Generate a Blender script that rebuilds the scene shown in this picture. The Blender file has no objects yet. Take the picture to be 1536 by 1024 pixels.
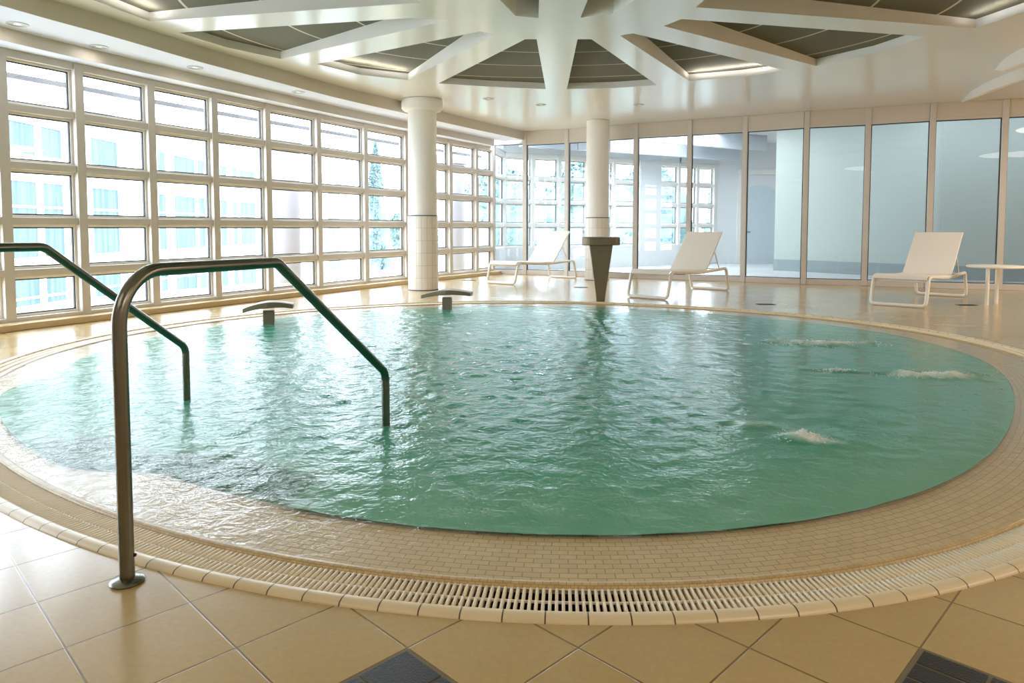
import bpy, bmesh, math, random
import numpy as np
from mathutils import Vector, Matrix
from mathutils.geometry import delaunay_2d_cdt
PI = math.pi
random.seed(7)
rng = np.random.default_rng(5)
S = bpy.context.scene
COL = S.collection
CH = 3.42            # main ceiling height

# ------------------------------------------------------------------ helpers
def lin(r, g, b):
    f = lambda c: (c/255)/12.92 if c/255 <= .04045 else ((c/255+.055)/1.055)**2.4
    return (f(r), f(g), f(b), 1)

def link(o, parent=None):
    COL.objects.link(o)
    if parent is not None: o.parent = parent
    return o

def tag(o, label=None, cat=None, group=None, kind=None):
    if label: o['label'] = label
    if cat: o['category'] = cat
    if group: o['group'] = group
    if kind: o['kind'] = kind
    return o

def empty(name, loc=(0, 0, 0), rz=0, **kw):
    o = bpy.data.objects.new(name, None)
    o.empty_display_size = .1
    o.location = loc; o.rotation_euler = (0, 0, rz)
    return tag(link(o), **kw)

class MB:
    """collects shapes, then builds ONE mesh object"""
    def __init__(s): s.v = []; s.f = []; s.uv = {}
    def add(s, vs, fs, uvs=None):
        b = len(s.v); s.v += [tuple(v) for v in vs]
        for i, f in enumerate(fs):
            if uvs is not None: s.uv[len(s.f)] = uvs[i]
            s.f.append(tuple(b+k for k in f))
        return s
    def box(s, x0, x1, y0, y1, z0, z1):
        vs = [(x, y, z) for z in (z0, z1) for y in (y0, y1) for x in (x0, x1)]
        return s.add(vs, [(0,2,3,1),(4,5,7,6),(0,1,5,4),(2,6,7,3),(0,4,6,2),(1,3,7,5)])
    def obox(s, c, ax, ay, hx, hy, z0, z1):
        """box around plan point c with plan axes ax, ay and half sizes"""
        c = Vector((c[0], c[1])); ax = Vector(ax).normalized(); ay = Vector(ay).normalized()
        P = [c-ax*hx-ay*hy, c+ax*hx-ay*hy, c+ax*hx+ay*hy, c-ax*hx+ay*hy]
        vs = [(p.x, p.y, z) for z in (z0, z1) for p in P]
        return s.add(vs, [(3,2,1,0),(4,5,6,7),(0,1,5,4),(1,2,6,5),(2,3,7,6),(3,0,4,7)])
    def prism(s, poly, z0, z1):
        n = len(poly)
        vs = [(p[0], p[1], z0) for p in poly]+[(p[0], p[1], z1) for p in poly]
        fs = [tuple(range(n-1, -1, -1)), tuple(range(n, 2*n))]+[(i, (i+1) % n, n+(i+1) % n, n+i) for i in range(n)]
        return s.add(vs, fs)
    def tube(s, path, r, seg=12, closed=False, cap=True):
        P = [Vector(p) for p in path]; n = len(P); rings = []
        T = []
        for i in range(n):
            a = P[(i-1) % n] if closed or i else P[0]; b = P[(i+1) % n] if closed or i < n-1 else P[-1]
            T.append((b-a).normalized())
        up = Vector((0, 0, 1)) if abs(T[0].z) < .9 else Vector((1, 0, 0))
        nrm = (up-T[0]*up.dot(T[0])).normalized()
        vs = []
        for i in range(n):
            nrm = (nrm-T[i]*nrm.dot(T[i])).normalized(); bn = T[i].cross(nrm)
            rr = r[i] if isinstance(r, (list, tuple)) else r
            for k in range(seg):
                a = 2*PI*k/seg
                vs.append(P[i]+nrm*(rr*math.cos(a))+bn*(rr*math.sin(a)))
        fs = []
        m = n if closed else n-1
        for i in range(m):
            for k in range(seg):
                a, b = i*seg+k, i*seg+(k+1) % seg
                j = ((i+1) % n)*seg
                fs.append((a, b, j+(k+1) % seg, j+k))
        if cap and not closed:
            fs.append(tuple(range(seg-1, -1, -1))); fs.append(tuple((n-1)*seg+k for k in range(seg)))
        return s.add(vs, fs)
    def lathe(s, prof, seg=48, cx=0, cy=0, vscale=1):
        """prof: list of (r, z)"""
        vs = []; fs = []; uvs = []
        for r, z in prof:
            for k in range(seg):
                a = 2*PI*k/seg
                vs.append((cx+r*math.cos(a), cy+r*math.sin(a), z))
        for i in range(len(prof)-1):
            for k in range(seg):
                a, b = i*seg+k, i*seg+(k+1) % seg
                fs.append((a, b, b+seg, a+seg))
                R = max(prof[i][0], prof[i+1][0]); u0, u1 = R*2*PI*k/seg, R*2*PI*(k+1)/seg
                uvs.append([(u0, prof[i][1]), (u1, prof[i][1]), (u1, prof[i+1][1]), (u0, prof[i+1][1])])
        if prof[0][0] > 1e-6:
            fs.append(tuple(range(seg-1, -1, -1))); uvs.append([(0, 0)]*seg)
        if prof[-1][0] > 1e-6:
            b = (len(prof)-1)*seg; fs.append(tuple(b+k for k in range(seg))); uvs.append([(0, 0)]*seg)
        return s.add(vs, fs, uvs)
    def build(s, name, mat, parent=None, smooth=False, bevel=0, sharp=40, **kw):
        me = bpy.data.meshes.new(name)
        me.from_pydata(s.v, [], s.f)
        if s.uv:
            ul = me.uv_layers.new(name='UVMap')
            for fi, p in enumerate(me.polygons):
                if fi in s.uv:
                    for li, u in zip(p.loop_indices, s.uv[fi]): ul.data[li].uv = u
        me.materials.append(mat)
        me.update()
        if smooth:
            me.polygons.foreach_set('use_smooth', [True]*len(me.polygons))
            if hasattr(me, 'set_sharp_from_angle'): me.set_sharp_from_angle(angle=math.radians(sharp))
        o = link(bpy.data.objects.new(name, me), parent)
        if bevel:
            m = o.modifiers.new('bevel', 'BEVEL'); m.width = bevel; m.segments = 2; m.limit_method = 'ANGLE'; m.angle_limit = math.radians(40)
        return tag(o, **kw)

def fillet(path, rad, n=6, closed=False):
    P = [Vector(p) for p in path]; out = []; N = len(P)
    for i, p in enumerate(P):
        r = rad[i] if isinstance(rad, (list, tuple)) else rad
        if (not closed and i in (0, N-1)) or r <= 0: out.append(p); continue
        a, b = P[i-1], P[(i+1) % N]
        da, db = (a-p), (b-p); ang = da.angle(db)
        t = min(r/math.tan(ang/2), da.length*.48, db.length*.48)
        rr = t*math.tan(ang/2)
        da.normalize(); db.normalize()
        c = p+(da+db).normalized()*(rr/math.sin(ang/2))
        s0, s1 = p+da*t-c, p+db*t-c
        th = s0.angle(s1)
        for k in range(n+1):
            u = k/n
            out.append(c+(s0*math.sin((1-u)*th)+s1*math.sin(u*th))/math.sin(th))
    return out

def fill2d(outer, holes=()):
    """triangulated polygon with holes: (verts2d, faces)"""
    vs = []; es = []
    for ring in [outer]+list(holes):
        b = len(vs); n = len(ring)
        vs += [Vector((p[0], p[1])) for p in ring]
        es += [(b+i, b+(i+1) % n) for i in range(n)]
    V, _, F, *_r = delaunay_2d_cdt(vs, es, [], 0, 1e-5)
    def inside(p, ring):
        c = False; n = len(ring)
        for i in range(n):
            x0, y0 = ring[i][0], ring[i][1]; x1, y1 = ring[(i+1) % n][0], ring[(i+1) % n][1]
            if (y0 > p[1]) != (y1 > p[1]) and p[0] < (x1-x0)*(p[1]-y0)/(y1-y0)+x0: c = not c
        return c
    fs = []
    for f in F:
        c = sum((V[i] for i in f), Vector((0, 0)))/len(f)
        if inside(c, outer) and not any(inside(c, h) for h in holes): fs.append(tuple(f))
    return V, fs

def smooth_curve(pts, per=6):
    """Catmull-Rom through plan points"""
    P = [Vector(p) for p in pts]; out = []
    for i in range(len(P)-1):
        p0 = P[i-1] if i else P[0]*2-P[1]; p1, p2 = P[i], P[i+1]; p3 = P[i+2] if i+2 < len(P) else P[-1]*2-P[-2]
        for k in range(per):
            t = k/per
            out.append(.5*((2*p1)+(p2-p0)*t+(2*p0-5*p1+4*p2-p3)*t*t+(3*p1-p0-3*p2+p3)*t**3))
    out.append(P[-1])
    return out

# ------------------------------------------------------------------ materials
MATS = {}
def mat(name):
    m = bpy.data.materials.new(name); m.use_nodes = True
    nt = m.node_tree; bs = nt.nodes['Principled BSDF']
    MATS[name] = m
    return m, nt, bs
def N(nt, typ, **kw):
    n = nt.nodes.new(typ)
    for k, v in kw.items(): setattr(n, k, v)
    return n
def simple(name, col, rough=.5, metal=0, var=.04, scale=6, bump=0, bscale=40, spec=.5):
    m, nt, bs = mat(name)
    tc = N(nt, 'ShaderNodeTexCoord'); nz = N(nt, 'ShaderNodeTexNoise'); nz.inputs['Scale'].default_value = scale; nz.inputs['Detail'].default_value = 4
    nt.links.new(tc.outputs['Object'], nz.inputs['Vector'])
    hs = N(nt, 'ShaderNodeMixRGB'); hs.blend_type = 'MIX'
    hs.inputs[1].default_value = tuple(c*(1-var) for c in col[:3])+(1,); hs.inputs[2].default_value = tuple(min(1, c*(1+var)) for c in col[:3])+(1,)
    nt.links.new(nz.outputs['Fac'], hs.inputs[0]); nt.links.new(hs.outputs[0], bs.inputs['Base Color'])
    bs.inputs['Roughness'].default_value = rough; bs.inputs['Metallic'].default_value = metal
    bs.inputs['Specular IOR Level'].default_value = spec
    if bump:
        n2 = N(nt, 'ShaderNodeTexNoise'); n2.inputs['Scale'].default_value = bscale; n2.inputs['Detail'].default_value = 3
        nt.links.new(tc.outputs['Object'], n2.inputs['Vector'])
        b = N(nt, 'ShaderNodeBump'); b.inputs['Strength'].default_value = bump; b.inputs['Distance'].default_value = .01
        nt.links.new(n2.outputs['Fac'], b.inputs['Height']); nt.links.new(b.outputs[0], bs.inputs['Normal'])
    return m

def math_n(nt, op, a, b=None, clamp=False):
    n = N(nt, 'ShaderNodeMath', operation=op, use_clamp=clamp)
    for i, x in enumerate((a, b)):
        if x is None: continue
        if isinstance(x, (int, float)): n.inputs[i].default_value = x
        else: nt.links.new(x, n.inputs[i])
    return n.outputs[0]

M_white = simple('white_plaster', lin(238, 235, 231), .6, var=.02)
M_glossceil = simple('satin_ceiling', lin(233, 230, 225), .2, var=.015, scale=2, spec=.75)
M_beige = simple('beige_paint', lin(206, 196, 182), .5, var=.02)
M_frame = simple('cream_metal', lin(207, 199, 191), .35, var=.02)
M_sash = simple('white_metal_sash', lin(236, 233, 228), .35, var=.01)
M_gasket = simple('dark_gasket', lin(35, 38, 42), .5)
M_greyrail = simple('grey_rail', lin(112, 112, 116), .5)
M_steel = simple('brushed_steel', lin(124, 121, 110), .24, metal=1, var=.06, scale=30)
M_soffit = simple('cool_white_soffit', lin(230, 234, 250), .6, var=.01)
M_rfloor = simple('pale_rear_floor', lin(206, 206, 204), .25)
M_inner = simple('greenish_white_wall', lin(176, 184, 176), .45, var=.015)
M_rbeam = simple('cool_grey_beam', lin(205, 212, 220), .6)
M_bronze = simple('weathered_steel', lin(122, 109, 86), .45, metal=.35, var=.14, scale=14, bump=.06, bscale=60)
M_lounge = simple('white_powder_coat', lin(240, 234, 224), .35, var=.01)
M_sling = simple('white_mesh_fabric', lin(238, 230, 220), .7, var=.02, scale=300, bump=.1, bscale=500)
M_dark = simple('black_gap', lin(28, 26, 22), .8)
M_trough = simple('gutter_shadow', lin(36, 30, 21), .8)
M_grate = simple('cream_plastic', lin(232, 218, 190), .42, var=.03, scale=9)
M_drain = simple('drain_slot', lin(58, 52, 46), .4, metal=.3)
M_lamp = simple('lamp_trim', lin(172, 170, 168), .4)
M_bright = simple('sunlit_render', lin(250, 250, 250), .9, var=.01)
M_roof = simple('pale_roof_sheet', lin(238, 240, 242), .7)
M_skirt = simple('grey_skirting', lin(140, 150, 150), .5, var=.02)
M_cool = simple('cool_white_wall', lin(228, 230, 232), .7, var=.015)
M_ground = simple('pale_paving', lin(225, 230, 226), .9)
M_bark = simple('pale_bark', lin(150, 140, 120), .9)
M_black = simple('black_stone', lin(36, 35, 35), .38, var=.25, scale=60, bump=.25, bscale=200)
M_grout = simple('inset_grout', lin(112, 98, 72), .6)

def leaf_mat(name, c):
    m, nt, bs = mat(name)
    tc = N(nt, 'ShaderNodeTexCoord'); nz = N(nt, 'ShaderNodeTexNoise'); nz.inputs['Scale'].default_value = 1.5; nz.inputs['Detail'].default_value = 5
    nt.links.new(tc.outputs['Object'], nz.inputs['Vector'])
    r = N(nt, 'ShaderNodeValToRGB'); r.color_ramp.elements[0].position = .35; r.color_ramp.elements[1].position = .65
    r.color_ramp.elements[0].color = tuple(x*.75 for x in c[:3])+(1,); r.color_ramp.elements[1].color = c
    nt.links.new(nz.outputs['Fac'], r.inputs[0]); nt.links.new(r.outputs[0], bs.inputs['Base Color']); bs.inputs['Roughness'].default_value = .8
    return m
M_leaf = leaf_mat('pale_leaves', (.20, .285, .26, 1))
M_leaf2 = leaf_mat('blue_green_leaves', (.15, .225, .225, 1))

def tile_floor():
    """large square tiles laid diagonally, wet glossy finish"""
    m, nt, bs = mat('tan_floor_tiles')
    tc = N(nt, 'ShaderNodeTexCoord'); mp = N(nt, 'ShaderNodeMapping')
    mp.vector_type = 'TEXTURE'
    e = .457/math.sqrt(2)
    mp.inputs['Location'].default_value = (-.28, 1.81, 0); mp.inputs['Rotation'].default_value = (0, 0, PI/4); mp.inputs['Scale'].default_value = (e, e, e)
    nt.links.new(tc.outputs['Object'], mp.inputs['Vector'])
    sp = N(nt, 'ShaderNodeSeparateXYZ'); nt.links.new(mp.outputs[0], sp.inputs[0])
    def edge(o):
        f = math_n(nt, 'FRACT', o); return math_n(nt, 'MINIMUM', f, math_n(nt, 'SUBTRACT', 1.0, f))
    d = math_n(nt, 'MINIMUM', edge(sp.outputs[0]), edge(sp.outputs[1]))
    g = N(nt, 'ShaderNodeMapRange'); g.inputs['From Min'].default_value = .006; g.inputs['From Max'].default_value = .012
    nt.links.new(d, g.inputs['Value'])
    # per tile tint
    fl = N(nt, 'ShaderNodeVectorMath', operation='FLOOR'); nt.links.new(mp.outputs[0], fl.inputs[0])
    wn = N(nt, 'ShaderNodeTexWhiteNoise', noise_dimensions='2D'); nt.links.new(fl.outputs[0], wn.inputs['Vector'])
    n1 = N(nt, 'ShaderNodeTexNoise'); n1.inputs['Scale'].default_value = 55; n1.inputs['Detail'].default_value = 6; nt.links.new(tc.outputs['Object'], n1.inputs['Vector'])
    n2 = N(nt, 'ShaderNodeTexNoise'); n2.inputs['Scale'].default_value = 1.4; n2.inputs['Detail'].default_value = 4; nt.links.new(tc.outputs['Object'], n2.inputs['Vector'])
    c1 = N(nt, 'ShaderNodeMixRGB'); c1.inputs[1].default_value = lin(166, 138, 88); c1.inputs[2].default_value = lin(195, 167, 115)
    v = math_n(nt, 'ADD', math_n(nt, 'MULTIPLY', n1.outputs['Fac'], .6), math_n(nt, 'ADD', math_n(nt, 'MULTIPLY', wn.outputs['Value'], .18), math_n(nt, 'MULTIPLY', n2.outputs['Fac'], .4)))
    nt.links.new(v, c1.inputs[0])
    c2 = N(nt, 'ShaderNodeMixRGB'); c2.inputs[1].default_value = lin(120, 96, 58)
    nt.links.new(g.outputs[0], c2.inputs[0]); nt.links.new(c1.outputs[0], c2.inputs[2]); nt.links.new(c2.outputs[0], bs.inputs['Base Color'])
    rr = N(nt, 'ShaderNodeMapRange'); rr.inputs['From Min'].default_value = .35; rr.inputs['From Max'].default_value = .7; rr.inputs['To Min'].default_value = .18; rr.inputs['To Max'].default_value = .26
    nt.links.new(n2.outputs['Fac'], rr.inputs['Value']); nt.links.new(rr.outputs[0], bs.inputs['Roughness'])
    n3 = N(nt, 'ShaderNodeTexNoise'); n3.inputs['Scale'].default_value = 14; n3.inputs['Detail'].default_value = 3; nt.links.new(tc.outputs['Object'], n3.inputs['Vector'])
    h = math_n(nt, 'ADD', math_n(nt, 'MULTIPLY', n3.outputs['Fac'], .10), math_n(nt, 'ADD', g.outputs[0], math_n(nt, 'MULTIPLY', n1.outputs['Fac'], .05)))
    b = N(nt, 'ShaderNodeBump'); b.inputs['Strength'].default_value = .25; b.inputs['Distance'].default_value = .006
    nt.links.new(h, b.inputs['Height']); nt.links.new(b.outputs[0], bs.inputs['Normal'])
    bs.inputs['Specular IOR Level'].default_value = .8
    bs.inputs['Coat Weight'].default_value = .3; bs.inputs['Coat Roughness'].default_value = .2
    return m
M_floor = tile_floor()

def brick_uv(name, ca, cb, cm, w, h, mortar, off=.5, rough=.4, bump=.3):
    m, nt, bs = mat(name)
    uv = N(nt, 'ShaderNodeUVMap'); uv.uv_map = 'UVMap'
    br = N(nt, 'ShaderNodeTexBrick'); br.offset = off; br.squash = 1
    br.inputs['Color1'].default_value = ca; br.inputs['Color2'].default_value = cb; br.inputs['Mortar'].default_value = cm
    br.inputs['Scale'].default_value = 1; br.inputs['Brick Width'].default_value = w; br.inputs['Row Height'].default_value = h
    br.inputs['Mortar Size'].default_value = mortar; br.inputs['Mortar Smooth'].default_value = .3
    nt.links.new(uv.outputs[0], br.inputs['Vector']); nt.links.new(br.outputs['Color'], bs.inputs['Base Color'])
    bs.inputs['Roughness'].default_value = rough
    inv = math_n(nt, 'SUBTRACT', 1.0, br.outputs['Fac'])
    b = N(nt, 'ShaderNodeBump'); b.inputs['Strength'].default_value = bump; b.inputs['Distance'].default_value = .003
    nt.links.new(inv, b.inputs['Height']); nt.links.new(b.outputs[0], bs.inputs['Normal'])
    return m
M_mosaic = brick_uv('sand_mosaic', lin(222, 196, 154), lin(212, 186, 144), lin(168, 142, 104), .062, .0345, .0022)
M_lip = brick_uv('sand_mosaic_lip', lin(200, 172, 122), lin(184, 156, 106), lin(150, 122, 78), .025, .025, .0012, rough=.35)
M_curb = brick_uv('cream_curb_tile', lin(226, 207, 170), lin(219, 198, 158), lin(92, 70, 40), .1175, 5., .0026, off=0, rough=.3, bump=.6)
M_coltile = brick_uv('white_column_tile', lin(238, 232, 224), lin(230, 224, 216), lin(190, 180, 168), .1, .224, .003, off=0, rough=.22)
M_basin = simple('teal_pool_tile', lin(70, 150, 125), .5)

def glass(name, tint, ior=1.45, k=1.0):
    m, nt, bs = mat(name)
    nt.nodes.remove(bs); out = nt.nodes['Material Output']
    tr = N(nt, 'ShaderNodeBsdfTransparent'); tr.inputs[0].default_value = tint
    gl = N(nt, 'ShaderNodeBsdfGlossy'); gl.inputs['Roughness'].default_value = 0.0
    fr = N(nt, 'ShaderNodeFresnel'); fr.inputs[0].default_value = ior
    mx = N(nt, 'ShaderNodeMixShader')
    nt.links.new(math_n(nt, 'MULTIPLY', fr.outputs[0], k, True), mx.inputs[0])
    nt.links.new(tr.outputs[0], mx.inputs[1]); nt.links.new(gl.outputs[0], mx.inputs[2]); nt.links.new(mx.outputs[0], out.inputs[0])
    return m
M_glass = glass('clear_glass', (.96, .985, .99, 1))
M_pglass = glass('blue_tinted_glass', (.81, .875, .92, 1), 1.5, 1.1)

def pane_mat():
    """facade glass with pale blue curtains behind it"""
    m, nt, bs = mat('curtained_glass')
    tc = N(nt, 'ShaderNodeTexCoord'); mp = N(nt, 'ShaderNodeMapping'); mp.inputs['Scale'].default_value = (1, 1, .05)
    nt.links.new(tc.outputs['Object'], mp.inputs[0])
    nz = N(nt, 'ShaderNodeTexNoise'); nz.inputs['Scale'].default_value = 5; nz.inputs['Detail'].default_value = 1; nt.links.new(mp.outputs[0], nz.inputs['Vector'])
    r = N(nt, 'ShaderNodeValToRGB'); r.color_ramp.elements[0].position = .35; r.color_ramp.elements[1].position = .62
    r.color_ramp.elements[0].color = (.066, .098, .108, 1); r.color_ramp.elements[1].color = (.10, .130, .137, 1)
    nt.links.new(nz.outputs['Fac'], r.inputs[0]); nt.links.new(r.outputs[0], bs.inputs['Base Color']); bs.inputs['Roughness'].default_value = .6; bs.inputs['Specular IOR Level'].default_value = .08
    return m
M_pane = pane_mat()

HUB = (.62, 8.1)
def panel_mat():
    """dark acoustic panels with pale concentric joints"""
    m, nt, bs = mat('dark_acoustic_panel')
    tc = N(nt, 'ShaderNodeTexCoord'); vs = N(nt, 'ShaderNodeVectorMath', operation='SUBTRACT'); vs.inputs[1].default_value = (HUB[0], HUB[1], 0)
    nt.links.new(tc.outputs['Object'], vs.inputs[0])
    sx = N(nt, 'ShaderNodeSeparateXYZ'); nt.links.new(vs.outputs[0], sx.inputs[0])
    # joints ride on the polar distance
    r2 = math_n(nt, 'SQRT', math_n(nt, 'ADD', math_n(nt, 'MULTIPLY', sx.outputs[0], math_n(nt, 'MULTIPLY', sx.outputs[0], .62)), math_n(nt, 'MULTIPLY', sx.outputs[1], sx.outputs[1])))
    fr = math_n(nt, 'FRACT', math_n(nt, 'DIVIDE', r2, .66))
    ln = math_n(nt, 'LESS_THAN', fr, .035)
    n1 = N(nt, 'ShaderNodeTexNoise'); n1.inputs['Scale'].default_value = 60; n1.inputs['Detail'].default_value = 3; nt.links.new(tc.outputs['Object'], n1.inputs['Vector'])
    c = N(nt, 'ShaderNodeMixRGB'); c.inputs[1].default_value = lin(92, 89, 74); c.inputs[2].default_value = lin(112, 108, 92); nt.links.new(n1.outputs['Fac'], c.inputs[0])
    c2 = N(nt, 'ShaderNodeMixRGB'); c2.inputs[2].default_value = lin(206, 202, 186); nt.links.new(ln, c2.inputs[0]); nt.links.new(c.outputs[0], c2.inputs[1])
    nt.links.new(c2.outputs[0], bs.inputs['Base Color']); bs.inputs['Roughness'].default_value = .8
    return m
M_panel = panel_mat()

def water_mat():
    m, nt, bs = mat('pool_water'); out = nt.nodes['Material Output']
    at = N(nt, 'ShaderNodeAttribute', attribute_name='depth'); fo = N(nt, 'ShaderNodeAttribute', attribute_name='foam')
    ag = N(nt, 'ShaderNodeAttribute', attribute_name='agit')
    tc = N(nt, 'ShaderNodeTexCoord')
    # fine ripples
    n1 = N(nt, 'ShaderNodeTexNoise'); n1.inputs['Scale'].default_value = 15; n1.inputs['Detail'].default_value = 4; n1.inputs['Distortion'].default_value = .6
    nt.links.new(tc.outputs['Object'], n1.inputs['Vector'])
    n2 = N(nt, 'ShaderNodeTexNoise'); n2.inputs['Scale'].default_value = 38; n2.inputs['Detail'].default_value = 3; n2.inputs['Distortion'].default_value = .5
    nt.links.new(tc.outputs['Object'], n2.inputs['Vector'])
    hh = math_n(nt, 'MULTIPLY', math_n(nt, 'ADD', n1.outputs['Fac'], math_n(nt, 'MULTIPLY', n2.outputs['Fac'], .4)), ag.outputs['Fac'])
    b = N(nt, 'ShaderNodeBump'); b.inputs['Strength'].default_value = .7; b.inputs['Distance'].default_value = .022
    nt.links.new(hh, b.inputs['Height'])
    # murky body colour: sandier at the rim, deeper teal in the middle
    r = N(nt, 'ShaderNodeValToRGB'); e = r.color_ramp.elements
    e[0].position = .5; e[0].color = lin(112, 164, 138); e[1].position = 1; e[1].color = lin(44, 138, 110)
    k = e.new(.72); k.color = lin(76, 154, 127)
    nt.links.new(at.outputs['Fac'], r.inputs[0])
    df = N(nt, 'ShaderNodeBsdfDiffuse'); nt.links.new(r.outputs[0], df.inputs[0]); nt.links.new(b.outputs[0], df.inputs['Normal'])
    tr = N(nt, 'ShaderNodeBsdfTransparent'); tr.inputs[0].default_value = (.975, .975, .95, 1)
    m1 = N(nt, 'ShaderNodeMixShader')
    op = N(nt, 'ShaderNodeMapRange'); op.inputs['From Min'].default_value = .0; op.inputs['From Max'].default_value = .5
    nt.links.new(at.outputs['Fac'], op.inputs['Value']); nt.links.new(op.outputs[0], m1.inputs[0])
    nt.links.new(tr.outputs[0], m1.inputs[1]); nt.links.new(df.outputs[0], m1.inputs[2])
    gl = N(nt, 'ShaderNodeBsdfGlossy'); gl.inputs['Roughness'].default_value = .02; nt.links.new(b.outputs[0], gl.inputs['Normal'])
    lw = N(nt, 'ShaderNodeLayerWeight'); lw.inputs[0].default_value = .5; nt.links.new(b.outputs[0], lw.inputs['Normal'])
    sch = math_n(nt, 'ADD', .018, math_n(nt, 'MULTIPLY', math_n(nt, 'POWER', lw.outputs['Facing'], 5.0), .88), True)
    m2 = N(nt, 'ShaderNodeMixShader'); nt.links.new(sch, m2.inputs[0]); nt.links.new(m1.outputs[0], m2.inputs[1]); nt.links.new(gl.outputs[0], m2.inputs[2])
    # foam over the jets
    n3 = N(nt, 'ShaderNodeTexNoise'); n3.inputs['Scale'].default_value = 34; n3.inputs['Detail'].default_value = 6; n3.inputs['Roughness'].default_value = .7
    nt.links.new(tc.outputs['Object'], n3.inputs['Vector'])
    fm = N(nt, 'ShaderNodeMapRange'); fm.inputs['From Min'].default_value = .66; fm.inputs['From Max'].default_value = 1.25
    nt.links.new(math_n(nt, 'ADD', fo.outputs['Fac'], math_n(nt, 'MULTIPLY', n3.outputs['Fac'], .62)), fm.inputs['Value'])
    fd = N(nt, 'ShaderNodeBsdfDiffuse'); fd.inputs[0].default_value = lin(244, 250, 246)
    m3 = N(nt, 'ShaderNodeMixShader'); nt.links.new(math_n(nt, 'MULTIPLY', fm.outputs[0], math_n(nt, 'MULTIPLY', fo.outputs['Fac'], 1.0, True)), m3.inputs[0])
    nt.links.new(m2.outputs[0], m3.inputs[1]); nt.links.new(fd.outputs[0], m3.inputs[2])
    nt.nodes.remove(bs); nt.links.new(m3.outputs[0], out.inputs[0])
    return m
M_water = water_mat()

def emit_mat(name, col, s):
    m, nt, bs = mat(name); bs.inputs['Base Color'].default_value = col
    bs.inputs['Emission Color'].default_value = col; bs.inputs['Emission Strength'].default_value = s
    return m
M_bulb = emit_mat('lamp_lens', (.9, .88, .84, 1), .15)

# ------------------------------------------------------------------ plan of the room
WL = [(-6.3, 2.4), (-6.3, 3.5), (-6.25, 4.6), (-6.12, 5.7), (-5.9, 6.75), (-5.61, 7.75), (-5.23, 8.5), (-4.83, 9.4), (-4.37, 10.3), (-3.91, 11.2), (-3.38, 12.2), (-2.8, 13.3), (-2.19, 14.4), (-1.41, 15.7), (-.87, 16.6), (-.49, 17.2)]
PT = [(-.49, 17.2), (.32, 16.9), (1.30, 16.5), (2.01, 16.05), (2.75, 15.6), (3.81, 15.1), (4.83, 14.6), (5.84, 14.0), (6.86, 13.6), (7.79, 13.1), (8.85, 12.7), (9.85, 12.3), (11.2, 11.75)]
BW = [(-.49, 17.2), (-.23, 18.7), (.56, 19.1), (1.29, 19.4), (2.1, 19.8), (2.92, 20.3), (3.78, 20.8), (4.42, 21.2), (5.1, 21.6), (5.78, 22.0), (6.41, 22.3)]
B1 = [(-5.5, -2.5), (-5.5, 2), (-5.42, 4.2), (-5.2, 5.5), (-4.95, 6.4), (-4.7, 7.1), (-4.4, 7.8), (-3.95, 9.0), (-3.45, 10.1), (-2.8, 11.5), (-1.98, 12.95), (-1.38, 14.05), (-.6, 15.4), (.32, 16.9)]
B2 = [(-6.05, -2.5), (-6.05, 3), (-5.95, 5), (-5.7, 6.3), (-5.35, 7.4), (-5.0, 8.25), (-4.5, 9.3), (-3.72, 10.9), (-2.9, 12.5), (-2.06, 14.0), (-1.4, 15.1), (-.42, 16.85)]
B1s, B2s = smooth_curve(B1), smooth_curve(B2)
PC = (.45, 6.35)
def RP(t):
    return (4.17-.292*math.cos(t)+.041*math.sin(t)+.072*math.cos(2*t)+.004*math.sin(2*t)+.010*math.cos(3*t)+.095*math.sin(3*t)+.072*math.cos(4*t)+.029*math.sin(4*t))
def ledk(t):
    # the ledge narrows on the left, past the entry steps
    d = math.degrees(t) % 360
    def st(x, a, b): x = min(1, max(0, (x-a)/(b-a))); return x*x*(3-2*x)
    return 1-.55*st(d, 192, 204)*(1-st(d, 229, 238)) - .0
def pool_pt(t, dr):
    if dr < -.05: dr = dr*ledk(t)
    r = RP(t)+dr
    return (PC[0]+r*math.cos(t), PC[1]+r*math.sin(t))
NT = 720
TH = [2*PI*i/NT for i in range(NT)]
_a = [pool_pt(t, 0) for t in TH]
ARC = [0.]
for i in range(NT): ARC.append(ARC[-1]+math.dist(_a[i], _a[(i+1) % NT]))

def ring(prof, t0=0, t1=NT, us=1.):
    """sweeps a (radial offset, z, v) profile round the pool edge"""
    mb = MB(); n = t1-t0; full = n == NT
    vs = []; fs = []; uvs = []
    cnt = n if full else n+1
    for i in range(cnt):
        t = TH[(t0+i) % NT]
        for dr, z, v in prof:
            p = pool_pt(t, dr); vs.append((p[0], p[1], z))
    k = len(prof)
    for i in range(n):
        j = (i+1) % cnt
        for q in range(k-1):
            fs.append((i*k+q, j*k+q, j*k+q+1, i*k+q+1))
            u0, u1 = ARC[(t0+i) % NT]*us, ARC[(t0+i) % NT+1]*us
            uvs.append([(u0, prof[q][2]), (u1, prof[q][2]), (u1, prof[q+1][2]), (u0, prof[q+1][2])])
    return mb.add(vs, fs, uvs)

# ------------------------------------------------------------------ floor
kx = 11.2
outer = [(-7, -2.5), (kx, -2.5), (kx, 11.75), (kx, 24), (-3.5, 24), (-3.5, 17.5), (-7, 11)]
hole = [pool_pt(TH[i], .203) for i in range(0, NT, 3)]
V, F = fill2d(outer, [hole])
fl = MB().add([(v.x, v.y, 0) for v in V], F).build('floor', M_floor, kind='structure')
for p in fl.data.polygons:
    if p.normal.z < 0: p.flip()

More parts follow.
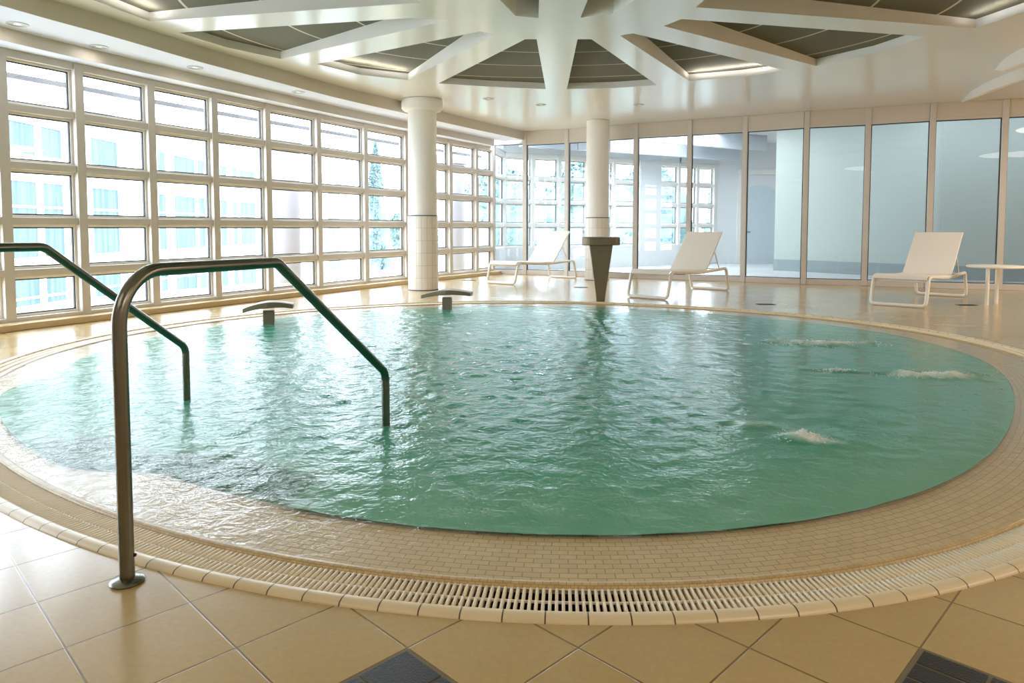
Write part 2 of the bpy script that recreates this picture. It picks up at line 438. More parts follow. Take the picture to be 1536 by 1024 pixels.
V, F = fill2d([(-.35, 17.25)]+[(x, y+.08) for x, y in PT[1:-1]]+[(kx-.01, 11.85), (kx-.01, 23.4), (6.5, 23.4), (-.3, 18.6)])
MB().add([(v.x, v.y, .002) for v in V], F).build('floor_rear', M_rfloor, kind='structure')

# black mosaic insets flush with the floor
def inset(nx, ny, n, name):
    e = .457/math.sqrt(2); mb = MB(); gm = MB()
    a = Vector((math.cos(-PI/4), math.sin(-PI/4))); b = Vector((-math.cos(-PI/4), math.sin(-PI/4)))
    c0 = Vector((nx, ny)); m = .012
    q = [c0, c0+a*e, c0+a*e+b*e, c0+b*e]
    gm.add([(p.x, p.y, .0012) for p in q], [(3, 2, 1, 0)])
    root = gm.build(name, M_grout, kind='structure')
    g = .007
    s = (e-2*m-(n[0]-1)*g)/n[0]; s2 = (e-2*m-(n[1]-1)*g)/n[1]
    for i in range(n[0]):
        for j in range(n[1]):
            p = c0+a*(m+i*(s+g)+s/2)+b*(m+j*(s2+g)+s2/2)
            mb.obox(p, a, b, s/2, s2/2, .0012, .003)
    mb.build('black_mosaic', M_black, root, bevel=.001)
inset(-.28, 1.81, (2, 2), 'trim_1')
inset(-.28+3*.457, 1.81, (2, 4), 'trim_2')

# ------------------------------------------------------------------ pool
pool = empty('pool', (0, 0, 0), label='round sunken pool with mosaic ledge, cream overflow grating and tiled curb', cat='pool', kind='structure')
LED = .42
ring([(-.045, -.010, 0), (-.2, -.014, .155), (-LED, -.020, .375), (-LED, -.10, .455), (-LED, -1.0, 1.3)]).build('mosaic_ledge', M_mosaic, pool)
ring([(-.047, -.014, 0), (-.044, -.004, .01), (-.036, .003, .02), (-.02, .006, .036), (-.006, .004, .05), (0, -.004, .06), (0, -.014, .07)]).build('pool_lip', M_lip, pool, smooth=True, sharp=60)
ring([(-.001, -.013, 0), (0, -.11, .05), (.152, -.11, .1), (.151, -.02, .15)]).build('gutter', M_trough, pool)
cb = ring([(.150, -.03, 0), (.150, .004, 0), (.155, .011, 0), (.165, .0145, 0), (.185, .0145, 0), (.199, .010, 0), (.206, 0, 0), (.207, -.02, 0)])
for k in cb.uv: cb.uv[k] = [(u, .5) for u, v in cb.uv[k]]
cb.build('tiled_curb', M_curb, pool, smooth=True, sharp=70)
NS = 1330
mb = MB()
for i in range(NS):
    t = 2*PI*i/NS
    c, s_ = math.cos(t), math.sin(t); ra = RP(t)
    w0 = .0051
    for (d0, d1) in ((.004, .0765), (.0775, .149)):
        vs = []
        for d, zz in ((d0, -.010), (d0+.003, .001), (d1-.003, .001), (d1, -.010)):
            for w, dz in ((-w0, -.022), (-w0, -.004), (-w0*.6, 0), (w0*.6, 0), (w0, -.004), (w0, -.022)):
                r = ra+d; vs.append((PC[0]+r*c-w*s_, PC[1]+r*s_+w*c, zz+dz))
        mb.add(vs, [(a*6+b, a*6+b+1, a*6+b+7, a*6+b+6) for a in range(3) for b in range(5)])
mb.build('overflow_grating', M_grate, pool, smooth=True, sharp=80)
ring([(.0745, -.010, 0), (.0745, -.003, 0), (.0795, -.003, 0), (.0795, -.010, 0)]).build('grating_bar', M_grate, pool)
ring([(.002, -.02, 0), (.002, -.004, 0), (.008, -.004, 0)]).build('grating_bar', M_grate, pool)
ring([(.143, -.004, 0), (.151, -.004, 0)]).build('grating_bar', M_grate, pool)
bf = [pool_pt(TH[i], -LED) for i in range(0, NT, 6)]
MB().add([(p[0], p[1], -.98) for p in bf], [tuple(range(len(bf)))]).build('pool_bottom', M_basin, pool)
ia, ib = int((360-138)/360*NT), int((360-111)/360*NT)
ring([(-LED+.01, -.2, 0), (-LED-.38, -.2, .38), (-LED-.38, -.45, .63), (-LED-.74, -.45, 1.0), (-LED-.74, -.95, 1.5)], ia, ib).build('entry_step', M_mosaic, pool)

# water surface
def foam_field(X, Y):
    f = np.zeros_like(X); bumpz = np.zeros_like(X)
    for (x, y, rx, ry, a, hz) in JETS:
        d = ((X-x)/rx)**2+((Y-y)/ry)**2
        f += a*np.exp(-d); bumpz += hz*np.exp(-d*1.6)
    return np.minimum(f, 1.), bumpz
JETS = [(1.56, 3.72, .11, .10, .95, .03), (1.38, 3.95, .22, .12, .6, .008), (1.68, 3.62, .2, .1, .5, .006), (3.05, 6.75, .34, .22, .8, .02), (2.62, 6.9, .3, .16, .5, .01), (3.42, 6.8, .2, .12, .5, .01),
        (3.02, 5.30, .2, .13, .8, .02), (3.36, 5.25, .22, .13, .85, .025), (2.62, 5.45, .18, .07, .55, .012), (2.4, 5.5, .12, .05, .5, .01)]
radial = list(np.linspace(.004, 1, 118))
th = np.array(TH); Rv = np.array([RP(t) for t in TH]); LV = LED*np.array([ledk(t) for t in TH])
rows = []
for u in radial: rows.append((Rv-LV+.028)*u)
for s_ in np.linspace(0, 1, 12): rows.append(Rv-LV+.036+s_*(LV-.036-.021))
RR = np.array(rows); X = PC[0]+RR*np.cos(th); Y = PC[1]+RR*np.sin(th)
sdist = (Rv-LV+.032)[None, :]-RR
W = np.zeros_like(X)
def wave_set(n, l0, ratio):
    W = np.zeros_like(X)
    for i in range(n):
        lam = l0*(ratio**rng.random()); k = 2*PI/lam; a = rng.random()*2*PI
        ph = rng.random()*2*PI; wob = .5*np.sin(X*1.3*math.cos(a+1)+Y*1.1*math.sin(a+2)+ph)
        W += (lam**1.2)*np.sin(k*(X*math.cos(a)+Y*math.sin(a))+ph+1.6*wob)
    return W/W.std()
def sm(x, a, b): t = np.clip((x-a)/(b-a), 0, 1); return t*t*(3-2*t)
W = wave_set(110, .085, 3.4); W2 = wave_set(50, .16, 4.0)
# the churned water lies in the middle and towards the far spouts
calm = np.exp(-((X+.1)/1.5)**2-((Y-5.6)/2.2)**2)+.75*np.exp(-((X+.9)/1.1)**2-((Y-9.0)/1.2)**2)+.55*np.exp(-((X-1.2)/2.2)**2-((Y-8.4)/1.4)**2)
calm = np.clip(calm, 0, 1)
inner = sm(sdist, -.05, .55)
ang = np.degrees(np.arctan2(Y-PC[1], X-PC[0]))
fo, bz = foam_field(X, Y)
lev = .0007+.0008*sm(-X, -.5, 2)+.0023*calm*(.2+.8*inner)
edge_fade = np.clip((Rv[None, :]-.02-RR)/.08, 0, 1)
Z = -.004+(W*lev+W2*.0009*inner)*edge_fade*np.where(sdist < 0, .5, 1)+bz*(1+.5*W)
Z = np.where(sdist < 0, np.minimum(Z, -.001), Z)
depth = np.where(sdist < 0, 0.02, .55+.45*sm(sdist, 0, 1.5))
step_zone = sm(ang, -140, -135)*(1-sm(ang, -113, -109))
depth = np.where(sdist >= 0, depth-.30*step_zone*(1-sm(sdist, .30, .46)), depth)
nr = len(rows)
verts = np.stack([X, Y, Z], -1).reshape(-1, 3).tolist()
faces = [(i*NT+j, i*NT+(j+1) % NT, (i+1)*NT+(j+1) % NT, (i+1)*NT+j) for i in range(nr-1) for j in range(NT)]
faces = [(a, d, c, b) for a, b, c, d in faces]
faces.append(tuple(range(NT)))
wmb = MB(); wmb.v = verts; wmb.f = faces
water = wmb.build('pool_water', M_water, smooth=True, sharp=180, label='rippling turquoise water filling the round pool', cat='water', kind='structure')
for p in water.data.polygons:
    if p.normal.z < 0: p.flip()
for nm, arr in (('depth', depth), ('foam', fo), ('agit', np.clip(.16+.36*sm(-X, -.3, 2.2)+.6*calm*inner, 0, 1)+0*X)):
    at = water.data.attributes.new(nm, 'FLOAT', 'POINT'); at.data.foreach_set('value', arr.reshape(-1).astype(np.float32))

# bubbles thrown up by the jets
def foam_obj(cx, cy, rx, ry, n, hmax, label):
    mb = MB(); 
    for i in range(n):
        a = random.random()*2*PI; r = abs(random.gauss(0, .55))
        x, y = cx+rx*r*math.cos(a), cy+ry*r*math.sin(a)
        rad = random.uniform(.0015, .0045)
        z = .004+hmax*max(0, 1-r)**1.5*random.random()
        b = bmesh.new(); bmesh.ops.create_icosphere(b, subdivisions=1, radius=rad, matrix=Matrix.Translation((x, y, z)))
        b.verts.ensure_lookup_table()
        mb.add([v.co for v in b.verts], [[v.index for v in f.verts] for f in b.faces]); b.free()
    return mb.build('bubbling_foam', M_foam, smooth=True, label=label, cat='foam', kind='stuff')
M_foam = simple("white_foam", lin(246, 250, 248), .3)
foam_obj(1.56, 3.70, .12, .09, 420, .045, 'bubbling white foam dome nearest the front of the pool')
foam_obj(3.0, 6.76, .5, .2, 620, .03, 'wide patch of white bubbles farthest across the pool')
foam_obj(3.2, 5.27, .38, .13, 560, .03, 'bubbling white foam patch nearest the right rim of the pool')
foam_obj(2.55, 5.45, .2, .06, 160, .02, 'thin streak of white bubbles between the two larger foam patches')

# ------------------------------------------------------------------ ceiling
SECT = {
 'a': [(.16, 8.69), (.3, 8.69), (.56, 11.76), (-.36, 11.56), (-1.17, 11.3)],
 'b': [(.8, 8.69), (.97, 8.69), (2.34, 11.43), (1.67, 11.67), (.91, 11.76)],
 'c': [(1.29, 8.52), (1.43, 8.43), (4.02, 10.4), (3.47, 10.81), (2.77, 11.1)],
 'd': [(1.73, 8.13), (1.87, 7.86), (4.98, 8.57), (4.77, 9.38), (4.32, 10.1)],
 'e': [(1.92, 7.45), (1.95, 7.15), (5.5, 6.5), (5.46, 7.61), (5.34, 8.21)],
 'f': [(-.37, 8.35), (-.21, 8.49), (-1.62, 11.05), (-2.28, 10.67), (-2.74, 9.98)],
 'g': [(-1.09, 7.82), (-.73, 7.92), (-3.15, 9.69), (-3.64, 9.07), (-3.93, 8.4)],
 'h': [(-.94, 7.3), (-4.04, 7.95), (-4.23, 7.22), (-4.25, 6.4), (-.98, 7.05)],
 'i': [(.29, 7.82), (.04, 7.75), (-1.3, 3.4), (-.5, 3.05), (.25, 2.95)],
 'j': [(.75, 7.82), (.87, 2.95), (1.7, 3.05), (2.5, 3.45), (1.09, 7.66)],
 'k': [(-.5, 7.15), (-.3, 7.05), (-1.9, 3.7), (-2.9, 4.4), (-3.8, 5.6)],
 'l': [(1.75, 6.85), (1.5, 6.75), (3.1, 3.7), (4.2, 4.5), (5.2, 5.7)],
}
room = [(p.x, p.y) for p in B1s]+[p for p in PT[2:]]+[(kx, -2.5)]
V, F = fill2d(room, list(SECT.values()))
ceil = MB().add([(v.x, v.y, CH) for v in V], F).build('ceiling', M_glossceil, kind='structure')
def strip(curve, z0, z1):
    vs = [(p[0], p[1], z) for p in curve for z in (z0, z1)]
    return vs, [(2*i, 2*i+2, 2*i+3, 2*i+1) for i in range(len(curve)-1)]
Z2, Z3 = 3.22, 3.08
MB().add(*strip(B1s, Z2, CH)).build('soffit_edge', M_beige, ceil)
V, F = fill2d([(p.x, p.y) for p in B1s]+[(p.x, p.y) for p in reversed(B2s)])
MB().add([(v.x, v.y, Z2) for v in V], F).build('soffit', M_soffit, ceil)
MB().add(*strip(B2s, Z3, Z2)).build('soffit_edge', M_beige, ceil)
V, F = fill2d([(p.x, p.y) for p in B2s]+list(reversed([(-6.45, -2.5), (-6.45, 2.4)]+[(x-.1, y+.05) for x, y in WL])))
MB().add([(v.x, v.y, Z3) for v in V], F).build('soffit', M_soffit, ceil)
def pz(p): return CH+.10+.06*max(0, 3.3-math.dist(p, HUB))
for key, poly in SECT.items():
    pts = []
    n = len(poly)
    vs = [(p[0], p[1], z) for p in poly for z in (CH, 0)]
    vs = [(p[0], p[1], CH) for p in poly]+[(p[0], p[1], pz(p)) for p in poly]
    MB().add(vs, [(i, (i+1) % n, n+(i+1) % n, n+i) for i in range(n)]).build('recess_edge', M_white, ceil)
    c = Vector((sum(p[0] for p in poly)/n, sum(p[1] for p in poly)/n))
    cz = sum(pz(p) for p in poly)/n
    MB().add([(p[0], p[1], pz(p)) for p in poly]+[(c.x, c.y, cz)], [(i, (i+1) % n, n) for i in range(n)]).build('acoustic_panel', M_panel, ceil)
# moulded wave fins on the right
def fin(path, hs):
    P = smooth_curve(path, 6); m = len(P); mb = MB()
    H = np.interp(np.linspace(0, 1, m), np.linspace(0, 1, len(hs)), hs)
    vs = []
    for i, p in enumerate(P):
        a = P[max(0, i-1)]; b = P[min(m-1, i+1)]; t = (b-a).normalized(); nn = Vector((-t.y, t.x))
        if nn.x < 0: nn = -nn
        q = p+nn*(.02+H[i]*3.0)
        vs += [(p.x, p.y, CH), (p.x, p.y, CH-H[i]), (q.x, q.y, CH)]
    mb.add(vs, [(3*i, 3*i+3, 3*i+4, 3*i+1) for i in range(m-1)]+[(3*i+1, 3*i+4, 3*i+5, 3*i+2) for i in range(m-1)])
    mb.build('wave_fin', M_white, ceil, smooth=True, sharp=35)
fin([(8.28, 13.1), (7.72, 11.9), (7.40, 10.75), (7.4, 10.05), (7.9, 9.0)], [.0, .13, .17, .17, .0])
fin([(7.04, 10.36), (6.72, 9.72), (6.54, 9.08), (6.58, 8.4), (7.0, 7.4)], [.0, .15, .19, .18, .0])

# ------------------------------------------------------------------ window wall on the left
TR = [2.455, 1.82, 1.2, .615]
GB, GT = .155, 2.96
def window(i, a, b, rows, gb, gt, last=False, rail=True, head=Z3, base=.06, M_frame=None):
    M_frame = M_frame or MATS['cream_metal']
    a, b = Vector(a), Vector(b); d = b-a; L = d.length; rz = math.atan2(d.y, d.x)
    root = empty('window_%d' % i, ((a.x+b.x)/2, (a.y+b.y)/2, 0), rz, kind='structure')
    h = L/2
    fr = MB()
    fr.box(-h-.055, -h+.055, -.07, .10, base, head)
    if last: fr.box(h-.055, h+.055, -.07, .10, base, head)
    fr.box(-h+.055, h-.055, -.06, .09, base, gb-.035)
    fr.box(-h+.055, h-.055, -.06, .09, gt+.035, head)
    for z in rows: fr.box(-h+.055, h-.055, -.055, .085, z-.042, z+.042)
    fr.build('window_frame', M_frame, root, bevel=.006)
    sa = MB(); ga = MB(); pa = MB(); lv = [gb-.035]+sorted(rows)+[gt+.035]
    for k in range(len(lv)-1):
        z0 = lv[k]+(.042 if k else 0); z1 = lv[k+1]-(.042 if k < len(lv)-2 else 0)
        x0, x1 = -h+.055, h-.055; w = .028
        sa.box(x0, x0+w, .0, .05, z0, z1); sa.box(x1-w, x1, .0, .05, z0, z1); sa.box(x0+w, x1-w, .0, .05, z0, z0+w); sa.box(x0+w, x1-w, .0, .05, z1-w, z1)
        g = .013; X0, X1, Z0, Z1 = x0+w, x1-w, z0+w, z1-w
        ga.box(X0, X0+g, .012, .04, Z0, Z1); ga.box(X1-g, X1, .012, .04, Z0, Z1); ga.box(X0+g, X1-g, .012, .04, Z0, Z0+g); ga.box(X0+g, X1-g, .012, .04, Z1-g, Z1)
        pa.add([(X0, .026, Z0), (X1, .026, Z0), (X1, .026, Z1), (X0, .026, Z1)], [(0, 1, 2, 3)])
    sa.build('sash', M_sash, root); ga.build('gasket', M_gasket, root); pa.build('pane', M_glass, root)
    if rail:
        MB().box(-h, h, .30, .34, 2.84, 2.90).build('shade_rail', M_greyrail, root)
wi = 0
for k in range(len(WL)-1):
    wi += 1
    window(wi, WL[k], WL[k+1], TR, GB, GT, last=(k == len(WL)-2))
# low tiled kerb under the windows
kin = []
for k, p in enumerate(WL):
    a = Vector(WL[max(0, k-1)]); b = Vector(WL[min(len(WL)-1, k+1)]); t = (b-a).normalized(); nn = Vector((t.y, -t.x))
    kin.append((p[0]+nn.x*.26, p[1]+nn.y*.26))
kout = [(2*p[0]-q[0]*1+0, 2*p[1]-q[1]) for p, q in zip(WL, kin)]
kout = [(p[0]+(o[0]-p[0])*.5, p[1]+(o[1]-p[1])*.5) for p, o in zip(WL, kout)]
M_kerb = simple('tan_kerb_tile', lin(206, 182, 140), .2, var=.05, scale=20)
MB().prism([(-6.04, -2.5)]+kin+list(reversed(kout))+[(-6.44, -2.5)], 0, .075).build('baseboard_left', M_kerb, kind='structure', bevel=.008)
MB().box(-6.44, -6.3, -2.5, 2.35, 0, CH).build('wall_left', M_white, kind='structure')
MB().box(-6.44, kx+.15, -2.65, -2.5, 0, CH+.4).build('wall_back', M_beige, kind='structure')
MB().box(kx, kx+.15, -2.5, 23.5, 0, CH+.4).build('wall_right', M_beige, kind='structure')

# ------------------------------------------------------------------ glazed partition across the far side
part = empty('wall_far', (0, 0, 0), kind='structure', label='tall glazed partition of cream mullions across the far side', cat='partition')
GTP = 3.1
for k in range(len(PT)-1):
    a, b = Vector(PT[k]), Vector(PT[k+1]); d = (b-a); L = d.length; t = d/L; nn = Vector((-t.y, t.x))
    top = 3.13 if k == 0 else GTP
    m = MB(); m.obox(a, t, nn, .05, .07, 0, (Z2 if k == 0 else CH)-.002); m.build('mullion', M_frame, part, bevel=.008)
    c = (a+b)/2
    m = MB(); m.obox(c, t, nn, L/2-.05, .05, 0, .11); m.obox(c, t, nn, L/2-.05, .04, top, top+.05)
    m.build('rail', M_frame, part, bevel=.005)
    if k > 0:
        m = MB(); m.obox(c, t, nn, L/2-.05, .045, top+.05, CH-.002); m.build('bulkhead', M_beige, part)
    else:
        m = MB(); m.obox(c, t, nn, L/2-.05, .03, top+.05, Z2-.002); m.build('bulkhead', M_frame, part)
    g = MB()
    for s0, s1, z0, z1 in ((-L/2+.05, -L/2+.062, .11, top), (L/2-.062, L/2-.05, .11, top), (-L/2+.062, L/2-.062, .11, .122), (-L/2+.062, L/2-.062, top-.014, top)):
        q = c+t*((s0+s1)/2); g.obox(q, t, nn, (s1-s0)/2, .02, z0, z1)
    g.build('gasket', M_gasket, part)
    p0, p1 = c-t*(L/2-.062), c+t*(L/2-.062)
    MB().add([(p0.x, p0.y, .122), (p1.x, p1.y, .122), (p1.x, p1.y, top-.014), (p0.x, p0.y, top-.014)], [(0, 1, 2, 3)]).build('pane', M_pglass, part)

# ------------------------------------------------------------------ room behind the partition
wi0 = wi
SK = .56
for k in range(len(BW)-1):
    if k == 6:
        continue
    wi += 1
    window(wi, BW[k], BW[k+1], TR[:3], .66, GT, last=(k in (5, 9)), rail=False, base=SK, head=3.12, M_frame=M_sash)
for k in range(len(BW)-1):
    pass
dw = MB()
for k in range(len(BW)-1):
    a, b = Vector(BW[k]), Vector(BW[k+1]); t = (b-a).normalized(); nn = Vector((-t.y, t.x)); c = (a+b)/2
    dw.obox(c, t, nn, (b-a).length/2+.03, .09, 0, SK if k != 6 else 3.77)
    dw.obox(c, t, nn, (b-a).length/2+.03, .09, 3.12, 3.78)
dw.build('wall_rear', M_cool, kind='structure')
V, F = fill2d([(-.6, 17.3)]+PT[1:]+[(kx, 23.5), (6.3, 23.5)]+[(x, y+.12) for x, y in reversed(BW[1:])])
MB().add([(v.x, v.y, 3.78) for v in V], F).build('ceiling_rear', M_cool, kind='structure')
bm_ = MB()
for dd, z in ((1.0, 3.16), (2.1, 3.34)):
    for k in range(1, len(BW)-1):
        a, b = Vector(BW[k]), Vector(BW[k+1]); t = (b-a).normalized(); nn = Vector((t.y, -t.x)); c = (a+b)/2+nn*dd
        bm_.obox(c, t, nn, (b-a).length/2+.02, .06, z, 3.78)
bm_.build('trim_3', M_rbeam, kind='structure')
MB().box(6.35, kx, 22.3, 22.45, 0, 3.78).build('wall_end', M_cool, kind='structure')
# arched white door in its surround
dr = empty('door_1', (7.85, 22.3, 0), kind='structure')
sur = MB(); sur.box(-.72, -.56, -.09, 0, 0, 2.8); sur.box(.56, .72, -.09, 0, 0, 2.8); sur.box(-.72, .72, -.09, 0, 2.8, 2.95)
sur.build('door_surround', M_white, dr, bevel=.01)
ar = [(-.52, 0)]+[(.52*math.cos(a), 2.2+.28*math.sin(a)) for a in np.linspace(PI, 0, 13)]+[(.52, 0)]
lf = MB(); n = len(ar)
lf.add([(x, -.05, z) for x, z in ar]+[(x, -.002, z) for x, z in ar], [tuple(range(n))]+[(i, (i+1) % n, n+(i+1) % n, n+i) for i in range(n)])
lf.build('door_leaf', simple('pale_blue_door', lin(206, 220, 226), .4), dr)
MB().tube([(-.42, -.10, 1.0), (-.30, -.10, 1.0)], .012).build('door_handle', M_steel, dr)
# nearer solid white wall with a grey skirting
WP = [(7.03, 18.6), (8.1, 17.2), (9.45, 15.5), (11.15, 14.2)]
ww = MB(); ws = MB()
for k in range(3):
    a, b = Vector(WP[k]), Vector(WP[k+1]); t = (b-a).normalized(); nn = Vector((-t.y, t.x)); c = (a+b)/2
    ww.obox(c, t, nn, (b-a).length/2+.03, .06, 0, 3.77); ws.obox(c, t, nn, (b-a).length/2+.035, .075, 0, .3)
ww.build('wall_inner', M_inner, kind='structure'); ws.build('baseboard_inner', M_skirt, kind='structure')

# ------------------------------------------------------------------ columns
def column(x, y, r, cap, label):
    root = empty('column', (x, y, 0), label=label, cat='column', kind='thing')
    MB().lathe([(r+.016, 0), (r+.016, 1.335)], 64).build('tiled_base', M_coltile, root, smooth=True)
    MB().lathe([(r+.02, 1.335), (r+.02, 1.35)], 64).build('dark_band', M_gasket, root, smooth=True)
    MB().lathe([(r, 1.35), (r, CH-.004)], 64).build('shaft', M_white, root, smooth=True)
    MB().lathe([(r+.019, .0), (r+.019, .012)], 64).build('base_joint', M_gasket, root, smooth=True)
    if cap:
        MB().lathe([(r+.002, 3.21), (r+.075, 3.225), (r+.11, 3.26), (r+.115, 3.36), (r+.10, CH-.004)], 64).build('capital', M_white, root, smooth=True)
column(-1.62, 12.76, .258, True, 'round white column with a flared capital and tiled foot, nearest the left windows')
column(1.85, 15.2, .245, False, 'plain round white column standing behind the tall wedge fountain')

# ------------------------------------------------------------------ handrails
def handrail(x, y, dirv, zt, label, dz=0):
    root = empty('handrail', (x, y, 0), math.atan2(dirv[1], dirv[0]), label=label, cat='handrail', group='pool entry handrails')
    r = .0225; top = .985+dz
    path = [(0, 0, 0), (0, 0, top), (.832, 0, top-.01), (1.85, 0, zt), (1.85, 0, -.45)]
    MB().tube(fillet(path, [0, .17, .09, .09, 0], 10), r, 20).build('rail_tube', M_steel, root, smooth=True)
    MB().lathe([(.05, 0), (.052, .005), (.046, .011), (.03, .013), (.0235, .016)], 32).build('base_flange', M_steel, root, smooth=True)
    MB().lathe([(.0055, 0), (.0055, .004)], 12).build('set_screw', M_dark, [c for c in root.children if c.name.startswith('rail_tube')][0])
    s = [c for c in root.children if c.name.startswith('rail_tube')][0].children[0]; s.rotation_euler = (0, PI/2, 0); s.location = (-.0235, 0, .085)
    s.rotation_euler = (PI/2, 0, 0); s.location = (.012, -.019, .085)
handrail(-1.22, 2.16, (.50, 1.78), .30, 'steel handrail with its flanged post on the front tiles, right side of the steps')
handrail(-2.57, 2.74, (.235, .968), .345, 'steel handrail on the far left side of the pool steps', dz=.05)

# ------------------------------------------------------------------ water spouts and fountain
def spout(x, y, w, rz, label):
    root = empty('water_spout', (x, y, 0), rz, label=label, cat='water spout', group='low water spouts')
    MB().box(-.062, .062, -.05, .05, -.9, .155).build('post', M_bronze, root, bevel=.008)
    mb = MB(); n = 14; vs = []
    for i in range(n+1):
        u = i/n*2-1; x_ = u*w/2; zc = .232-.045*u*u+.02*u
        dpt = .13-.03*abs(u)
        hh = .042-.012*abs(u)
        for yy, zz in ((-dpt, zc-hh), (dpt, zc-hh), (dpt, zc+hh*.7), (-dpt, zc+hh*.7)): vs.append((x_, yy, zz))
    fs = [(4*i+k, 4*i+(k+1) % 4, 4*i+4+(k+1) % 4, 4*i+4+k) for i in range(n) for k in range(4)]
    fs += [(3, 2, 1, 0), (4*n, 4*n+1, 4*n+2, 4*n+3)]
    mb.add(vs, fs).build('curved_head', M_bronze, root, bevel=.008)
spout(-2.86, 8.19, .56, .22, 'low T-shaped metal water spout on the left, seen under the near handrail')
spout(-.91, 9.77, .70, -.12, 'low T-shaped metal water spout rising in front of the capital column')
ft = empty('wedge_fountain', (1.36, 10.72, 0), -.08, label='tall metal wedge fountain with a flat top plate at the far pool edge', cat='fountain')
mb = MB(); vs = []
for w, d, z in ((.065, .06, 0), (.075, .065, .12), (.175, .14, .86)):
    vs += [(-w, -d, z), (w, -d, z), (w, d, z), (-w, d, z)]
mb.add(vs, [(3, 2, 1, 0), (8, 9, 10, 11)]+[(4*i+k, 4*i+(k+1) % 4, 4*i+4+(k+1) % 4, 4*i+4+k) for i in range(2) for k in range(4)])
mb.build('tapered_body', M_bronze, ft, bevel=.01)
mb = MB(); n = 10; vs = []
pl = [(.29*math.copysign(abs(math.cos(a))**.5, math.cos(a)), .2*math.copysign(abs(math.sin(a))**.7, math.sin(a))) for a in np.linspace(0, 2*PI, 32, endpoint=False)]
mb.prism(pl, .86, .985).build('top_plate', M_bronze, ft, bevel=.015)

# ------------------------------------------------------------------ sun loungers
def make_lounger():
    root = empty('sun_lounger', (0, 0, 0)); tag(root, 'x', 'sun lounger', 'white sun loungers')
    L, w, r = 2.2, .36, .025
    P = [(0, -w, r), (0, w, r), (.12, w, .425), (1.1, w, .375), (L-.12, w, .41), (L, w, r), (L, -w, r), (L-.12, -w, .41), (1.1, -w, .375), (.12, -w, .425)]
    MB().tube(fillet(P, [.055, .055, .09, .4, .07, .055, .055, .07, .4, .09], 7, True), r, 12, closed=True).build('frame', M_lounge, root, smooth=True)
    MB().tube([(.16, -w, .36), (.16, w, .36)], .015, 10).build('crossbar', M_lounge, root, smooth=True)
    MB().tube([(1.36, -w, .375), (1.36, w, .375)], .015, 10).build('crossbar', M_lounge, root, smooth=True)
    def sling(prof, wd, name):
        mb = MB(); k = len(prof); th_ = .012; vs = []
        for i, (x, z) in enumerate(prof):
            a = prof[max(0, i-1)]; b = prof[min(k-1, i+1)]; t = Vector((b[0]-a[0], b[1]-a[1])).normalized(); nx, nz = -t.y*th_, t.x*th_
            for y in (-wd, wd): vs.append((x, y, z)); vs.append((x+nx, y, z+nz))
        fs = []
        for i in range(k-1):
            a, b = 4*i, 4*i+4
            fs += [(a, b, b+2, a+2), (a+1, a+3, b+3, b+1), (a, a+1, b+1, b), (a+2, b+2, b+3, a+3)]
        fs += [(0, 2, 3, 1), (4*k-4, 4*k-3, 4*k-1, 4*k-2)]
        return mb.add(vs, fs).build(name, M_sling, root, smooth=True, sharp=50)
    sling([(.065, .385), (.085, .42), (.12, .438), (.18, .442), (.5, .425), (.9, .405), (1.36, .395)], w-.012, 'seat')
    bp = [(1.36, .40), (1.52, .56), (1.70, .76), (1.86, .94), (1.97, 1.045)]
    sling(bp, w-.03, 'backrest')
    for s in (-1, 1):
        MB().tube([(x, s*(w-.03), z) for x, z in bp], .014, 10).build('backrest_frame', M_lounge, root, smooth=True)
    MB().tube(fillet([(1.70, -w+.05, .75), (1.92, -w+.05, .40), (1.92, w-.05, .40), (1.70, w-.05, .75)], .03), .009, 8).build('backrest_prop', M_lounge, root, smooth=True)
    return root
lg = make_lounger()
def copy_tree(o, parent=None):
    c = o.copy(); COL.objects.link(c)
    if parent is not None: c.parent = parent
    for ch in list(o.children): copy_tree(ch, c)
    return c
LS = [((5.52, 9.98), (7.01, 11.45), 'white sun lounger on the right, beside the small round table'),
      ((2.15, 11.1), (3.66, 12.8), 'white sun lounger just right of the tall wedge fountain'),
      ((-.23, 14.0), (1.18, 15.75), 'white sun lounger left of the wedge fountain, by the window corner')]
for k, (a, b, lb) in enumerate(LS):
    o = lg if k == 0 else copy_tree(lg)
    o.location = (a[0], a[1], 0); o.rotation_euler = (0, 0, math.atan2(b[1]-a[1], b[0]-a[0])); o['label'] = lb

# ------------------------------------------------------------------ side table
tb = empty('side_table', (7.16, 10.35, 0), label='small white round side table with slim legs right of the lounger', cat='side table')
MB().lathe([(.355, .535), (.37, .545), (.37, .562), (.36, .57), (0, .57)], 48).build('tabletop', M_lounge, tb, smooth=True)
for (x, y) in ((-.26, -.22), (.03, .0), (.24, .31)):
    MB().tube([(x, y, 0), (x, y, .537)], .026, 14).build('leg', M_lounge, tb, smooth=True)

